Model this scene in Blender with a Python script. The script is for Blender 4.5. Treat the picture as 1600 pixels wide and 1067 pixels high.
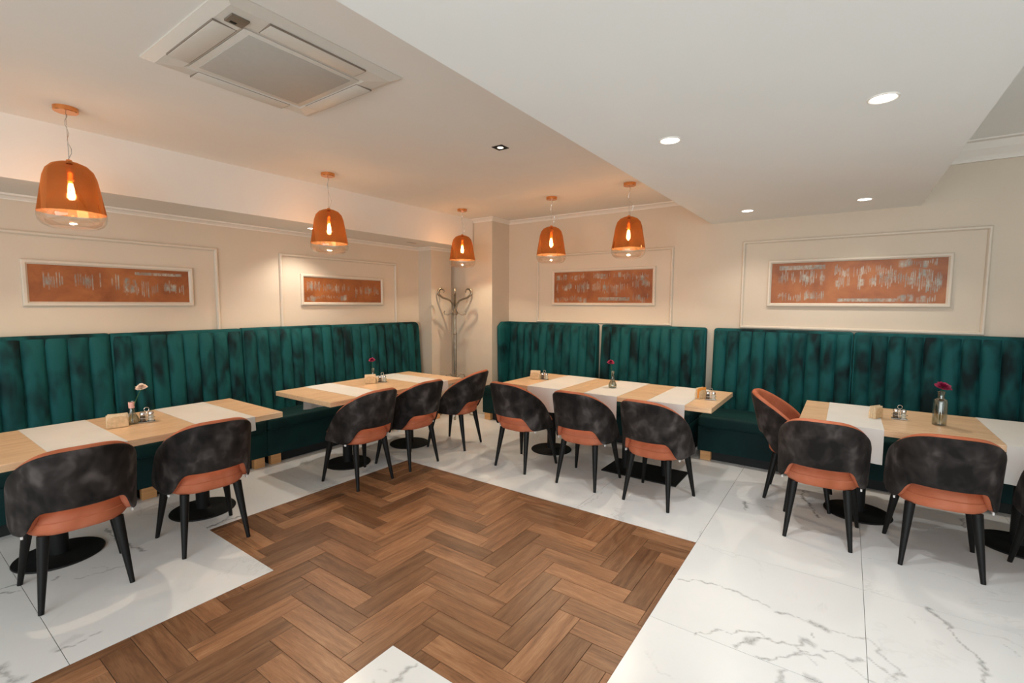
import bpy, bmesh, math, random
import numpy as np
from mathutils import Matrix, Vector

random.seed(7)
scene = bpy.context.scene
for o in list(bpy.data.objects):
    bpy.data.objects.remove(o)
COL = scene.collection
R = math.radians

# ------------------------------------------------------------------ camera
CAM_H = 1.585
F_PX = 736.7
def rot_cam(yaw, pitch, roll):
    Rz = np.array([[math.cos(yaw), -math.sin(yaw), 0], [math.sin(yaw), math.cos(yaw), 0], [0, 0, 1]])
    Rx = np.array([[1, 0, 0], [0, math.cos(pitch), -math.sin(pitch)], [0, math.sin(pitch), math.cos(pitch)]])
    Rr = np.array([[math.cos(roll), 0, math.sin(roll)], [0, 1, 0], [-math.sin(roll), 0, math.cos(roll)]])
    return Rz @ Rx @ Rr
RM = rot_cam(R(35.35), R(-4.61), R(-0.246))
cam_data = bpy.data.cameras.new('camera')
cam = bpy.data.objects.new('camera', cam_data)
COL.objects.link(cam)
right, fwd, up = RM[:, 0], RM[:, 1], RM[:, 2]
cam.matrix_world = Matrix(((right[0], up[0], -fwd[0], 0), (right[1], up[1], -fwd[1], 0), (right[2], up[2], -fwd[2], CAM_H), (0, 0, 0, 1)))
cam_data.sensor_fit = 'HORIZONTAL'
cam_data.sensor_width = 36
cam_data.lens = F_PX / 1600 * 36
cam_data.clip_start = 0.05
scene.camera = cam

def floor_px(x, y, z=0.0):
    d = RM @ np.array([(x - 800) / F_PX, 1, -(y - 533.5) / F_PX])
    t = (z - CAM_H) / d[2]
    return d[0] * t, d[1] * t

# ------------------------------------------------------------------ world, light, exposure
world = bpy.data.worlds.new('world')
scene.world = world
world.use_nodes = True
bg = world.node_tree.nodes['Background']
bg.inputs['Color'].default_value = (0.89, 0.96, 1.0, 1)
bg.inputs['Strength'].default_value = 0.75

scene.view_settings.view_transform = 'Standard'
scene.view_settings.look = 'None'
scene.view_settings.gamma = 1
scene.view_settings.use_curve_mapping = False
scene.view_settings.exposure = 0.48

def area_light(name, loc, rot, sx, sy, energy, color):
    d = bpy.data.lights.new(name, 'AREA')
    d.shape = 'RECTANGLE'; d.size = sx; d.size_y = sy; d.energy = energy; d.color = color
    o = bpy.data.objects.new(name, d); COL.objects.link(o)
    o.location = loc; o.rotation_euler = rot
    return o
# daylight through the glazed front of the room, behind and to the right of the camera
area_light('window_daylight', (0.5, -3.1, 1.6), (R(90), 0, R(6)), 5.5, 2.2, 120, (0.92, 0.97, 1.0))

# ------------------------------------------------------------------ material helpers
def lin(r, g, b):
    f = lambda c: (c / 255 / 12.92) if c / 255 <= 0.04045 else ((c / 255 + 0.055) / 1.055) ** 2.4
    return (f(r), f(g), f(b), 1)

class NT:
    def __init__(s, name):
        s.m = bpy.data.materials.new(name); s.m.use_nodes = True
        s.t = s.m.node_tree; s.n = s.t.nodes; s.b = s.n['Principled BSDF']; s.out = s.n['Material Output']
    def node(s, kind, **kw):
        n = s.n.new('ShaderNode' + kind)
        for k, v in kw.items(): setattr(n, k, v)
        return n
    def link(s, a, b): s.t.links.new(a, b)
    def set(s, **kw):
        for k, v in kw.items(): s.b.inputs[k.replace('_', ' ')].default_value = v
        return s
    def coord(s, scale=(1, 1, 1), loc=(0, 0, 0), rot=(0, 0, 0)):
        c = s.node('TexCoord'); m = s.node('Mapping')
        m.inputs['Scale'].default_value = scale; m.inputs['Location'].default_value = loc; m.inputs['Rotation'].default_value = rot
        s.link(c.outputs['Object'], m.inputs['Vector']); return m.outputs['Vector']
    def noise(s, vec, scale, detail=4, rough=0.5, dist=0.0, rand=False):
        n = s.node('TexNoise'); n.inputs['Scale'].default_value = scale; n.inputs['Detail'].default_value = detail
        n.inputs['Roughness'].default_value = rough; n.inputs['Distortion'].default_value = dist
        if rand:
            n.noise_dimensions = '4D'; oi = s.node('ObjectInfo'); mu = s.node('Math', operation='MULTIPLY'); mu.inputs[1].default_value = 57.0
            s.link(oi.outputs['Random'], mu.inputs[0]); s.link(mu.outputs[0], n.inputs['W'])
        s.link(vec, n.inputs['Vector']); return n.outputs['Fac']
    def ramp(s, fac, stops):
        r = s.node('ValToRGB'); e = r.color_ramp.elements
        while len(e) < len(stops): e.new(0.5)
        for el, (p, c) in zip(e, stops):
            el.position = p; el.color = c if len(c) == 4 else (*c, 1)
        s.link(fac, r.inputs['Fac']); return r.outputs['Color']
    def mix(s, fac, a, b, blend='MIX'):
        m = s.node('MixRGB', blend_type=blend)
        for k, v in (('Fac', fac), ('Color1', a), ('Color2', b)):
            if isinstance(v, (int, float)): m.inputs[k].default_value = v
            elif isinstance(v, tuple): m.inputs[k].default_value = v
            else: s.link(v, m.inputs[k])
        return m.outputs['Color']
    def bump(s, h, strength=0.2, dist=0.01):
        b = s.node('Bump'); b.inputs['Strength'].default_value = strength; b.inputs['Distance'].default_value = dist
        s.link(h, b.inputs['Height']); s.link(b.outputs['Normal'], s.b.inputs['Normal'])
    def base(s, c): s.link(c, s.b.inputs['Base Color'])

def simple(name, c, rough=0.5, metal=0.0, noise=0.04, nscale=30, bump=0.0):
    k = NT(name); k.set(Roughness=rough, Metallic=metal)
    f = k.noise(k.coord(), nscale, 3)
    lo = tuple(max(0, v * (1 - noise)) for v in c[:3]); hi = tuple(min(1, v * (1 + noise)) for v in c[:3])
    k.base(k.ramp(f, [(0.3, lo), (0.7, hi)]))
    if bump: k.bump(f, bump, 0.002)
    return k.m

M = {}
M['wall'] = simple('wall_paint', (0.625, 0.535, 0.425, 1), 0.75, noise=0.015, nscale=3)
M['trim'] = simple('trim_paint', (0.645, 0.56, 0.455, 1), 0.55, noise=0.01)
M['cornice'] = simple('cornice_paint', (0.76, 0.71, 0.64, 1), 0.6, noise=0.01)
M['ceiling'] = simple('ceiling_paint', (0.76, 0.725, 0.67, 1), 0.8, noise=0.012, nscale=2)
M['soffit'] = simple('soffit_paint', (0.87, 0.875, 0.85, 1), 0.7, noise=0.01, nscale=2)
M['subfloor'] = simple('grout', (0.30, 0.28, 0.25, 1), 0.9)
M['black'] = simple('black_lacquer', (0.008, 0.0078, 0.0075, 1), 0.42)
M['black_metal'] = simple('black_powder_coat', (0.010, 0.010, 0.010, 1), 0.5, nscale=200)
for _m in ('black', 'black_metal'): M[_m].node_tree.nodes['Principled BSDF'].inputs['Specular IOR Level'].default_value = 0.18
M['gap_shade'] = simple('gap_shade_black', (0.010, 0.012, 0.012, 1), 0.8)  # near-black colour standing in for shade under the banquette bases
M['white_plastic'] = simple('white_plastic', (0.80, 0.76, 0.70, 1), 0.4, noise=0.01)
M['white_felt'] = simple('white_felt_cap', (0.75, 0.73, 0.70, 1), 0.7)
M['ac_body'] = simple('air_conditioner_plastic', (0.62, 0.575, 0.51, 1), 0.45, noise=0.01)
M['ac_grille'] = simple('grille_plastic', (0.44, 0.41, 0.365, 1), 0.6, noise=0.02)
M['ac_dark'] = simple('dark_gap', (0.22, 0.17, 0.13, 1), 0.7)
M['badge'] = simple('badge_grey', (0.16, 0.125, 0.09, 1), 0.4)
M['copper'] = simple('brushed_copper', (0.85, 0.36, 0.13, 1), 0.25, 1.0)
M['bronze'] = simple('antique_bronze', (0.34, 0.28, 0.21, 1), 0.33, 0.9, noise=0.2)
M['steel'] = simple('polished_steel', (0.75, 0.73, 0.70, 1), 0.18, 1.0)
M['stem'] = simple('green_stem', (0.03, 0.10, 0.025, 1), 0.6)
M['magenta'] = simple('magenta_petals', (0.30, 0.004, 0.055, 1), 0.65, noise=0.3, nscale=90)
M['cream_petal'] = simple('cream_petals', (0.80, 0.62, 0.50, 1), 0.65, noise=0.1, nscale=90)
M['napkin'] = simple('paper_napkin', (0.80, 0.62, 0.40, 1), 0.85, noise=0.08, nscale=120)
M['napkin_orange'] = simple('orange_napkin', (0.82, 0.33, 0.06, 1), 0.85, noise=0.08, nscale=120)
M['napkin_wood'] = simple('pale_holder_wood', (0.68, 0.47, 0.26, 1), 0.6, noise=0.15, nscale=40)
M['salt'] = simple('white_salt', (0.80, 0.78, 0.74, 1), 0.9)
M['pepper'] = simple('ground_pepper', (0.06, 0.035, 0.02, 1), 0.9, noise=0.5, nscale=300)
M['paper_label'] = simple('pink_paper_label', (0.80, 0.42, 0.36, 1), 0.8)

def glass(name, col=(1, 1, 1, 1), rough=0.02, f=0.12):
    k = NT(name); k.n.remove(k.b)
    tr = k.node('BsdfTransparent'); tr.inputs['Color'].default_value = col
    gl = k.node('BsdfGlossy'); gl.inputs['Roughness'].default_value = rough
    lw = k.node('LayerWeight'); lw.inputs['Blend'].default_value = 0.25
    mr = k.node('MapRange'); mr.inputs['To Min'].default_value = f * 0.5; mr.inputs['To Max'].default_value = min(1, f * 4)
    k.link(lw.outputs['Facing'], mr.inputs['Value'])
    mx = k.node('MixShader'); k.link(mr.outputs['Result'], mx.inputs['Fac']); k.link(tr.outputs[0], mx.inputs[1]); k.link(gl.outputs[0], mx.inputs[2])
    k.link(mx.outputs[0], k.out.inputs['Surface']); return k.m
M['glass'] = glass('clear_glass', (0.93, 0.93, 0.90, 1))
M['vase_glass'] = glass('vase_glass', (0.86, 0.87, 0.82, 1), 0.04, 0.16)

def copper_glass():
    k = NT('copper_tinted_glass'); k.n.remove(k.b)
    tr = k.node('BsdfTransparent'); tr.inputs['Color'].default_value = (0.40, 0.24, 0.125, 1)
    gl = k.node('BsdfGlossy'); gl.inputs['Roughness'].default_value = 0.06; gl.inputs['Color'].default_value = (0.86, 0.38, 0.14, 1)
    df = k.node('BsdfDiffuse'); df.inputs['Color'].default_value = (0.125, 0.047, 0.014, 1)
    m1 = k.node('MixShader'); m1.inputs['Fac'].default_value = 0.5
    k.link(tr.outputs[0], m1.inputs[1]); k.link(df.outputs[0], m1.inputs[2])
    lw = k.node('LayerWeight'); lw.inputs['Blend'].default_value = 0.3
    mr = k.node('MapRange'); mr.inputs['To Min'].default_value = 0.26; mr.inputs['To Max'].default_value = 0.7
    k.link(lw.outputs['Facing'], mr.inputs['Value'])
    m2 = k.node('MixShader'); k.link(mr.outputs['Result'], m2.inputs['Fac']); k.link(m1.outputs[0], m2.inputs[1]); k.link(gl.outputs[0], m2.inputs[2])
    k.link(m2.outputs[0], k.out.inputs['Surface']); return k.m
M['copper_glass'] = copper_glass()

def emit(name, col, s):
    k = NT(name); k.n.remove(k.b); e = k.node('Emission'); e.inputs['Color'].default_value = col; e.inputs['Strength'].default_value = s
    k.link(e.outputs[0], k.out.inputs['Surface']); return k.m
M['bulb'] = emit('lit_filament_bulb', (1.0, 0.76, 0.46, 1), 130)
M['bulb_glass'] = glass('bulb_glass', (1.0, 0.95, 0.85, 1), 0.05, 0.1)
M['lens'] = emit('lit_downlight_lens', (1.0, 0.92, 0.80, 1), 9)
M['lens_dim'] = emit('lit_square_downlight', (1.0, 0.9, 0.75, 1), 2.2)

def velvet(name, dark, mid, light, patch=5.0, sheen=0.35, stretch=(1, 1, 0.7), lo=0.36, hi=0.66):
    k = NT(name); v = k.coord(stretch)
    f = k.noise(v, patch, 2, 0.5, 0.35, rand=True)
    g = k.noise(v, patch * 0.35, 1, 0.5, 0.0, rand=True)
    mixf = k.mix(0.35, f, g)
    k.base(k.ramp(mixf, [(lo, dark), ((lo + hi) / 2, mid), (hi, light)]))
    fine = k.noise(k.coord(), 900, 2)
    k.bump(fine, 0.25, 0.0008)
    k.set(Roughness=0.7, Sheen_Weight=sheen, Sheen_Roughness=0.35)
    k.b.inputs['Sheen Tint'].default_value = light
    k.b.inputs['Specular IOR Level'].default_value = 0.2
    return k.m
M['green'] = velvet('emerald_velvet', (0.0008, 0.010, 0.011, 1), (0.0022, 0.044, 0.045, 1), (0.005, 0.076, 0.077, 1), 7.0, 0.17, (1.15, 1.15, 0.5), 0.38, 0.56)
M['green_plain'] = velvet('emerald_velvet_seat', (0.001, 0.014, 0.015, 1), (0.002, 0.024, 0.024, 1), (0.003, 0.034, 0.033, 1), 3.0, 0.12)
M['grey_velvet'] = velvet('charcoal_velvet', (0.007, 0.0055, 0.005, 1), (0.026, 0.021, 0.0195, 1), (0.085, 0.072, 0.068, 1), 11.0, 0.22, (1, 1, 0.8), 0.40, 0.66)
M['terracotta'] = velvet('terracotta_velvet', (0.36, 0.10, 0.042, 1), (0.46, 0.135, 0.065, 1), (0.54, 0.185, 0.105, 1), 7.0, 0.35)

def linen():
    k = NT('white_linen'); v = k.coord((1, 1, 1))
    w = k.noise(v, 700, 2); g = k.noise(v, 6, 2)
    k.base(k.mix(k.mix(0.5, w, g), (0.56, 0.55, 0.51, 1), (0.70, 0.685, 0.645, 1)))
    k.bump(w, 0.3, 0.001); k.set(Roughness=0.9); return k.m
M['linen'] = linen()

def oak(name, axis, a, b, c, scale=1.0, rough=0.42, rand=False):
    k = NT(name)
    st = {'x': (1.2, 14, 14), 'y': (14, 1.2, 14)}[axis]
    v = k.coord(tuple(s * scale for s in st))
    f = k.noise(v, 1.6 if not rand else 1.1, 6, 0.62, 0.9 if not rand else 1.6, rand=rand)
    g = k.noise(k.coord(tuple(s * 6 * scale for s in st)), 2.2, 3, 0.6, rand=rand)
    fac = k.mix(0.3, f, g)
    col = k.ramp(fac, [(0.30, a), (0.5, b), (0.72, c)])
    if rand:
        oi = k.node('ObjectInfo')
        tone = k.ramp(oi.outputs['Random'], [(0.0, (0.62, 0.60, 0.58)), (0.45, (0.98, 0.97, 0.96)), (1.0, (1.32, 1.31, 1.29))])
        col = k.mix(1.0, col, tone, 'MULTIPLY')
    k.base(col); k.bump(fac, 0.12, 0.002)
    k.set(Roughness=rough); return k.m
M['oak_x'] = oak('oak_tabletop_x', 'x', lin(194, 156, 118), lin(220, 185, 146), lin(232, 201, 165), 1.0, 0.3)
M['oak_y'] = oak('oak_tabletop_y', 'y', lin(194, 156, 118), lin(220, 185, 146), lin(232, 201, 165), 1.0, 0.3)
M['foot_oak'] = oak('oak_foot', 'x', lin(180, 128, 80), lin(205, 152, 98), lin(220, 172, 120))
M['plank_x'] = oak('walnut_plank_x', 'x', lin(88, 56, 36), lin(138, 97, 67), lin(172, 132, 97), 1.0, 0.36, True)
M['plank_y'] = oak('walnut_plank_y', 'y', lin(88, 56, 36), lin(138, 97, 67), lin(172, 132, 97), 1.0, 0.36, True)

def marble():
    k = NT('white_marble_porcelain'); v = k.coord()
    f = k.noise(v, 1.1, 5, 0.6, 1.6, rand=True)
    a = k.node('Math', operation='SUBTRACT'); a.inputs[1].default_value = 0.5; k.link(f, a.inputs[0])
    b = k.node('Math', operation='ABSOLUTE'); k.link(a.outputs[0], b.inputs[0])
    vein = k.ramp(b.outputs[0], [(0.0, (1, 1, 1)), (0.012, (0, 0, 0))])
    mask = k.ramp(k.noise(v, 1.7, 2, rand=True), [(0.52, (0, 0, 0)), (0.68, (1, 1, 1))])
    vv = k.mix(1.0, vein, mask, 'MULTIPLY')
    soft = k.ramp(k.noise(v, 1.3, 4, 0.6, 0.8, rand=True), [(0.3, (0.79, 0.80, 0.79)), (0.7, (0.83, 0.84, 0.83))])
    c1 = k.mix(k.mix(1.0, vv, (0.28, 0.28, 0.28, 1), 'MULTIPLY'), soft, (0.30, 0.30, 0.29, 1))
    at = k.node('Attribute'); at.attribute_name = 'vein'
    br = k.noise(v, 60, 3, 0.7, 0.5)
    brk = k.ramp(br, [(0.32, (0.35, 0.35, 0.35)), (0.6, (1, 1, 1))])
    vf = k.mix(1.0, at.outputs['Color'], brk, 'MULTIPLY')
    k.base(k.mix(vf, c1, (0.13, 0.13, 0.125, 1)))
    k.set(Roughness=0.24); k.b.inputs['Specular IOR Level'].default_value = 0.45
    return k.m
M['marble'] = marble()

def canvas():
    k = NT('copper_abstract_canvas'); v = k.coord((1, 1, 1))
    f = k.noise(v, 4, 5, 0.6, 0.5, rand=True)
    base = k.ramp(f, [(0.3, (0.21, 0.058, 0.014)), (0.55, (0.34, 0.108, 0.029)), (0.75, (0.42, 0.155, 0.046))])
    at = k.node('Attribute'); at.attribute_name = 'paint'
    g = k.ramp(k.noise(v, 9, 3, rand=True), [(0.4, (0.20, 0.26, 0.24)), (0.62, (0.46, 0.47, 0.40))])
    br = k.ramp(k.noise(k.coord((1, 1, 0.5)), 55, 3, 0.7, rand=True), [(0.36, (0.25, 0.25, 0.25)), (0.55, (1, 1, 1))])
    k.base(k.mix(k.mix(1.0, at.outputs['Color'], br, 'MULTIPLY'), base, g))
    k.bump(br, 0.2, 0.002); k.set(Roughness=0.5); return k.m
M['canvas'] = canvas()

# ------------------------------------------------------------------ mesh helpers
def mesh_obj(name, verts, faces, mat, parent=None, loc=(0, 0, 0), rot=(0, 0, 0), smooth=False):
    me = bpy.data.meshes.new(name); me.from_pydata([tuple(v) for v in verts], [], faces); me.update()
    return link_mesh(name, me, mat, parent, loc, rot, smooth)

def link_mesh(name, me, mat, parent=None, loc=(0, 0, 0), rot=(0, 0, 0), smooth=False):
    if mat and not me.materials: me.materials.append(M[mat])
    if smooth:
        for p in me.polygons: p.use_smooth = True
    o = bpy.data.objects.new(name, me); COL.objects.link(o)
    o.location = loc; o.rotation_euler = rot
    if parent: o.parent = parent
    return o

def bm_obj(name, bm, mat, parent=None, loc=(0, 0, 0), rot=(0, 0, 0), smooth=False, angle=None):
    bmesh.ops.recalc_face_normals(bm, faces=bm.faces)
    me = bpy.data.meshes.new(name); bm.to_mesh(me); bm.free()
    o = link_mesh(name, me, mat, parent, loc, rot, smooth)
    if angle: me.set_sharp_from_angle(angle=R(angle))
    return o

def bm_box(bm, x0, x1, y0, y1, z0, z1, bevel=0.0, seg=2):
    g = bmesh.ops.create_cube(bm, size=1)
    vs = g['verts']
    for v in vs:
        v.co = ((x0 + x1) / 2 + v.co.x * (x1 - x0), (y0 + y1) / 2 + v.co.y * (y1 - y0), (z0 + z1) / 2 + v.co.z * (z1 - z0))
    if bevel:
        es = list({e for v in vs for e in v.link_edges})
        bmesh.ops.bevel(bm, geom=es, offset=bevel, segments=seg, affect='EDGES', profile=0.5)
    return bm

def box(name, x0, x1, y0, y1, z0, z1, mat, parent=None, bevel=0.0, seg=2, origin=None):
    ox, oy, oz = origin if origin else (0, 0, 0)
    bm = bmesh.new(); bm_box(bm, x0 - ox, x1 - ox, y0 - oy, y1 - oy, z0 - oz, z1 - oz, bevel, seg)
    return bm_obj(name, bm, mat, parent, (ox, oy, oz), smooth=bool(bevel), angle=40 if bevel else None)

def lathe(name, prof, mat, parent=None, loc=(0, 0, 0), n=32, closed=False, smooth=True, angle=35):
    vs, fs = [], []
    m = len(prof)
    for i in range(n):
        a = 2 * math.pi * i / n
        for r, z in prof: vs.append((r * math.cos(a), r * math.sin(a), z))
    for i in range(n):
        j = (i + 1) % n
        for k in range(m if closed else m - 1):
            l = (k + 1) % m
            fs.append((i * m + k, j * m + k, j * m + l, i * m + l))
    bm = bmesh.new(); bv = [bm.verts.new(v) for v in vs]
    for f in fs:
        try: bm.faces.new([bv[q] for q in f])
        except ValueError: pass
    bmesh.ops.remove_doubles(bm, verts=bm.verts, dist=1e-5)
    return bm_obj(name, bm, mat, parent, loc, smooth=smooth, angle=angle)

def bm_tube(bm, pts, rad, n=10, cap=True):
    pts = [Vector(p) for p in pts]; rings = []
    rads = rad if isinstance(rad, (list, tuple)) else [rad] * len(pts)
    t0 = (pts[1] - pts[0]).normalized(); ref = Vector((0, 0, 1)) if abs(t0.z) < 0.9 else Vector((1, 0, 0))
    u = t0.cross(ref).normalized()
    for i, p in enumerate(pts):
        t = (pts[min(i + 1, len(pts) - 1)] - pts[max(i - 1, 0)]).normalized()
        u = (u - t * u.dot(t)).normalized(); w = t.cross(u)
        rings.append([bm.verts.new(p + (u * math.cos(2 * math.pi * k / n) + w * math.sin(2 * math.pi * k / n)) * rads[i]) for k in range(n)])
    for a, b in zip(rings[:-1], rings[1:]):
        for k in range(n): bm.faces.new((a[k], a[(k + 1) % n], b[(k + 1) % n], b[k]))
    if cap:
        bm.faces.new(rings[0][::-1]); bm.faces.new(rings[-1])
    return bm

def tube(name, pts, rad, mat, parent=None, loc=(0, 0, 0), n=10):
    bm = bmesh.new(); bm_tube(bm, pts, rad, n)
    return bm_obj(name, bm, mat, parent, loc, smooth=True, angle=50)

def empty(name, loc=(0, 0, 0), rz=0.0):
    o = bpy.data.objects.new(name, None); COL.objects.link(o); o.empty_display_size = 0.1
    o.location = loc; o.rotation_euler = (0, 0, rz); return o

def tag(o, label, cat, group=None):
    o['label'] = label; o['category'] = cat
    if group: o['group'] = group
    return o

def struct(o, label=None):
    o['kind'] = 'structure'
    if label: o['label'] = label
    return o

def copy_tree(o, parent=None):
    c = o.copy(); COL.objects.link(c); c.parent = parent
    for ch in list(o.children): copy_tree(ch, c)
    return c

def bake_subsurf(o, levels=2):
    md = o.modifiers.new('s', 'SUBSURF'); md.levels = levels; md.render_levels = levels
    bpy.context.view_layer.update()
    dg = bpy.context.evaluated_depsgraph_get()
    me = bpy.data.meshes.new_from_object(o.evaluated_get(dg))
    o.modifiers.clear(); o.data = me
    for p in me.polygons: p.use_smooth = True
    return o

# ------------------------------------------------------------------ the setting
XL, YB = -5.02, 5.60           # left wall, back wall
XR, YF = 4.6, -3.2
ZC, ZS, ZK, ZR = 2.76, 2.47, 2.362, 2.95   # ceiling, soffit, bulkhead, right ceiling
WX0, WX1, WY0, WY1 = -3.56, -0.746, 1.372, 3.186    # herringbone field
PX0, PX1 = -2.70, -1.644                             # herringbone path towards the door

floor = struct(box('floor', -5.3, XR, YF, 5.75, -0.12, -0.006, 'subfloor'), 'white marble tiles around a brown herringbone wood field')

# herringbone planks
W = 0.1245; N = 4; LEN = W * N
GAP = 0.0011
def plank_mesh(rects, cx, cy):
    bm = bmesh.new()
    for (a, b, c, d) in rects:
        bm_box(bm, a - cx, b - cx, c - cy, d - cy, -0.011, 0.0)
    top = [e for e in bm.edges if all(abs(v.co.z) < 1e-6 for v in e.verts)]
    if len(rects) == 1:
        bmesh.ops.bevel(bm, geom=top, offset=0.0011, segments=1, affect='EDGES')
    bmesh.ops.recalc_face_normals(bm, faces=bm.faces)
    me = bpy.data.meshes.new('plank'); bm.to_mesh(me); bm.free(); return me
full = {}
region = [(WX0, WX1, WY0, WY1), (PX0, PX1, 0.0, WY0)]
def add_plank(x0, x1, y0, y1, ax):
    x0 += GAP; x1 -= GAP; y0 += GAP; y1 -= GAP
    rects = []
    for (a, b, c, d) in region:
        r = (max(x0, a), min(x1, b), max(y0, c), min(y1, d))
        if r[1] - r[0] > 0.004 and r[3] - r[2] > 0.004: rects.append(r)
    if not rects: return
    if len(rects) == 2 and abs(rects[0][0] - rects[1][0]) < 1e-6 and abs(rects[0][1] - rects[1][1]) < 1e-6:
        rects = [(rects[0][0], rects[0][1], rects[1][2], rects[0][3])]
    cx, cy = (x0 + x1) / 2, (y0 + y1) / 2
    whole = len(rects) == 1 and abs(rects[0][0] - x0) + abs(rects[0][1] - x1) + abs(rects[0][2] - y0) + abs(rects[0][3] - y1) < 1e-6
    if whole:
        if ax not in full:
            full[ax] = plank_mesh(rects, cx, cy)
        me = full[ax]
    else:
        me = plank_mesh(rects, cx, cy)
    link_mesh('plank', me, 'plank_' + ax, floor, (cx, cy, random.uniform(-0.0005, 0.0)))
HX, HY = -1.893, 1.801        # lower-left corner of one plank lying along X, read off the photo
for k in range(-30, 31):
    for m in range(-6, 7):
        ox, oy = HX + (k + 4 * m) * W, HY + (-k + 4 * m) * W
        add_plank(ox, ox + LEN, oy, oy + W, 'x')
        add_plank(ox - W, ox, oy + W - LEN, oy + W, 'y')

# veins drawn on the marble (floor positions)
def crop(pts, s, ox, oy): return [floor_px(ox + x * s, oy + y * s) for x, y in pts]
VE = []
def vein(pts, w, k): VE.append((np.array(pts), w, k))
c2 = lambda p: crop(p, 0.375, 1000, 720)
vein(c2([(165, 495), (250, 500), (330, 520), (400, 545)]), 0.007, 0.7)
vein(c2([(400, 545), (470, 575), (540, 610)]), 0.009, 0.55)
vein(c2([(575, 632), (620, 640), (660, 652)]), 0.009, 0.7)
vein(c2([(660, 652), (700, 670)]), 0.004, 0.4)
vein(c2([(705, 675), (740, 688), (780, 700)]), 0.022, 0.6)
vein(c2([(780, 700), (870, 730), (940, 740), (985, 770), (1000, 805), (1050, 850), (1095, 885), (1060, 910)]), 0.006, 0.5)
vein(c2([(720, 715), (715, 730)]), 0.005, 0.6)
vein(c2([(230, 722), (270, 718), (330, 705), (380, 717), (430, 712), (470, 706), (500, 722), (530, 745), (600, 760), (650, 775), (700, 800)]), 0.006, 0.65)
vein(c2([(400, 770), (440, 752), (500, 740), (530, 740)]), 0.020, 0.65)
vein(c2([(650, 770), (680, 748), (720, 765)]), 0.022, 0.55)
vein(c2([(655, 770), (680, 800), (700, 805)]), 0.018, 0.5)
vein(c2([(490, 820), (540, 826), (590, 820), (650, 805), (710, 808), (760, 815)]), 0.007, 0.6)
vein(c2([(540, 832), (600, 815), (670, 800)]), 0.005, 0.5)
vein(c2([(700, 810), (725, 835), (745, 858)]), 0.004, 0.35)
vein(c2([(780, 790), (830, 808), (860, 825), (930, 832)]), 0.013, 0.5)
vein(c2([(940, 812), (1000, 855), (1060, 900), (1090, 890)]), 0.013, 0.5)
vein(c2([(870, 850), (905, 880), (975, 925)]), 0.009, 0.45)
vein(c2([(1195, 612), (1240, 650), (1290, 690), (1310, 735), (1370, 780), (1410, 820), (1445, 870)]), 0.011, 0.65)
vein(c2([(1430, 880), (1440, 930)]), 0.018, 0.5)
vein(c2([(1520, 765), (1580, 810)]), 0.004, 0.4)
vein(c2([(1110, 645), (1160, 685)]), 0.003, 0.25)
vein(c2([(605, 870), (585, 905), (575, 925)]), 0.014, 0.5)
vein(c2([(690, 905), (760, 925)]), 0.022, 0.5)
vein(c2([(25, 800), (70, 870), (150, 915)]), 0.004, 0.18)
vein(c2([(437, 172), (440, 205)]), 0.014, 0.75)
vein(c2([(437, 176), (475, 182)]), 0.008, 0.6)
vein(c2([(680, 125), (675, 150), (705, 180), (740, 232)]), 0.012, 0.95)
vein(c2([(530, 188), (580, 208)]), 0.008, 0.35)
vein(c2([(640, 230), (720, 255), (800, 280)]), 0.008, 0.3)
vein(c2([(1340, 240), (1350, 275)]), 0.012, 0.7)
vein(c2([(1150, 290), (1200, 290), (1240, 270)]), 0.006, 0.35)
vein(c2([(920, 400), (1050, 420), (1300, 480), (1500, 560)]), 0.003, 0.2)
c7 = lambda p: crop(p, 0.1875, 500, 900)
vein(c7([(805, 728), (760, 760), (690, 810), (650, 845), (600, 890)]), 0.011, 0.55)
vein(c7([(660, 850), (610, 870), (560, 930)]), 0.016, 0.5)
vein(c7([(500, 790), (570, 782)]), 0.006, 0.35)
vein(c7([(440, 880), (400, 930)]), 0.008, 0.4)
cl = lambda p: crop(p, 0.2315, 0, 820)
vein(cl([(0, 440), (60, 415), (115, 398)]), 0.010, 0.8)
vein(cl([(0, 465), (80, 452), (150, 442)]), 0.010, 0.7)
vein(cl([(390, 848), (470, 825), (560, 778), (680, 722)]), 0.010, 0.6)
vein(cl([(380, 830), (440, 800), (540, 745)]), 0.022, 0.22)
vein(cl([(520, 362), (600, 345), (680, 320), (760, 298), (840, 275)]), 0.007, 0.55)
vein(cl([(640, 290), (700, 280), (740, 300)]), 0.006, 0.3)
vein(cl([(715, 25), (760, 70), (800, 100), (850, 130), (900, 150), (980, 175)]), 0.012, 0.85)
vein(cl([(360, 375), (395, 348)]), 0.009, 0.7)
vein(cl([(0, 965), (15, 1000), (60, 1030), (110, 1050)]), 0.026, 0.5)
c3 = lambda p: crop(p, 0.1875, 300, 640)
vein(c3([(130, 985), (200, 955), (270, 925), (340, 905), (440, 880)]), 0.012, 0.95)
vein(c3([(960, 690), (1060, 670), (1180, 630)]), 0.010, 0.5)
cm = lambda p: crop(p, 0.328, 740, 480)
vein(cm([(480, 970), (530, 940), (590, 905), (610, 880)]), 0.005, 0.4)
vein(cm([(880, 1062), (905, 1066)]), 0.014, 0.4)
rngv = np.random.default_rng(3)

def seg_dist(P, a, b):
    ab = b - a; t = np.clip(((P - a) @ ab) / max(ab @ ab, 1e-9), 0, 1)
    return np.linalg.norm(P - (a + t[:, None] * ab), axis=1)

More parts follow.
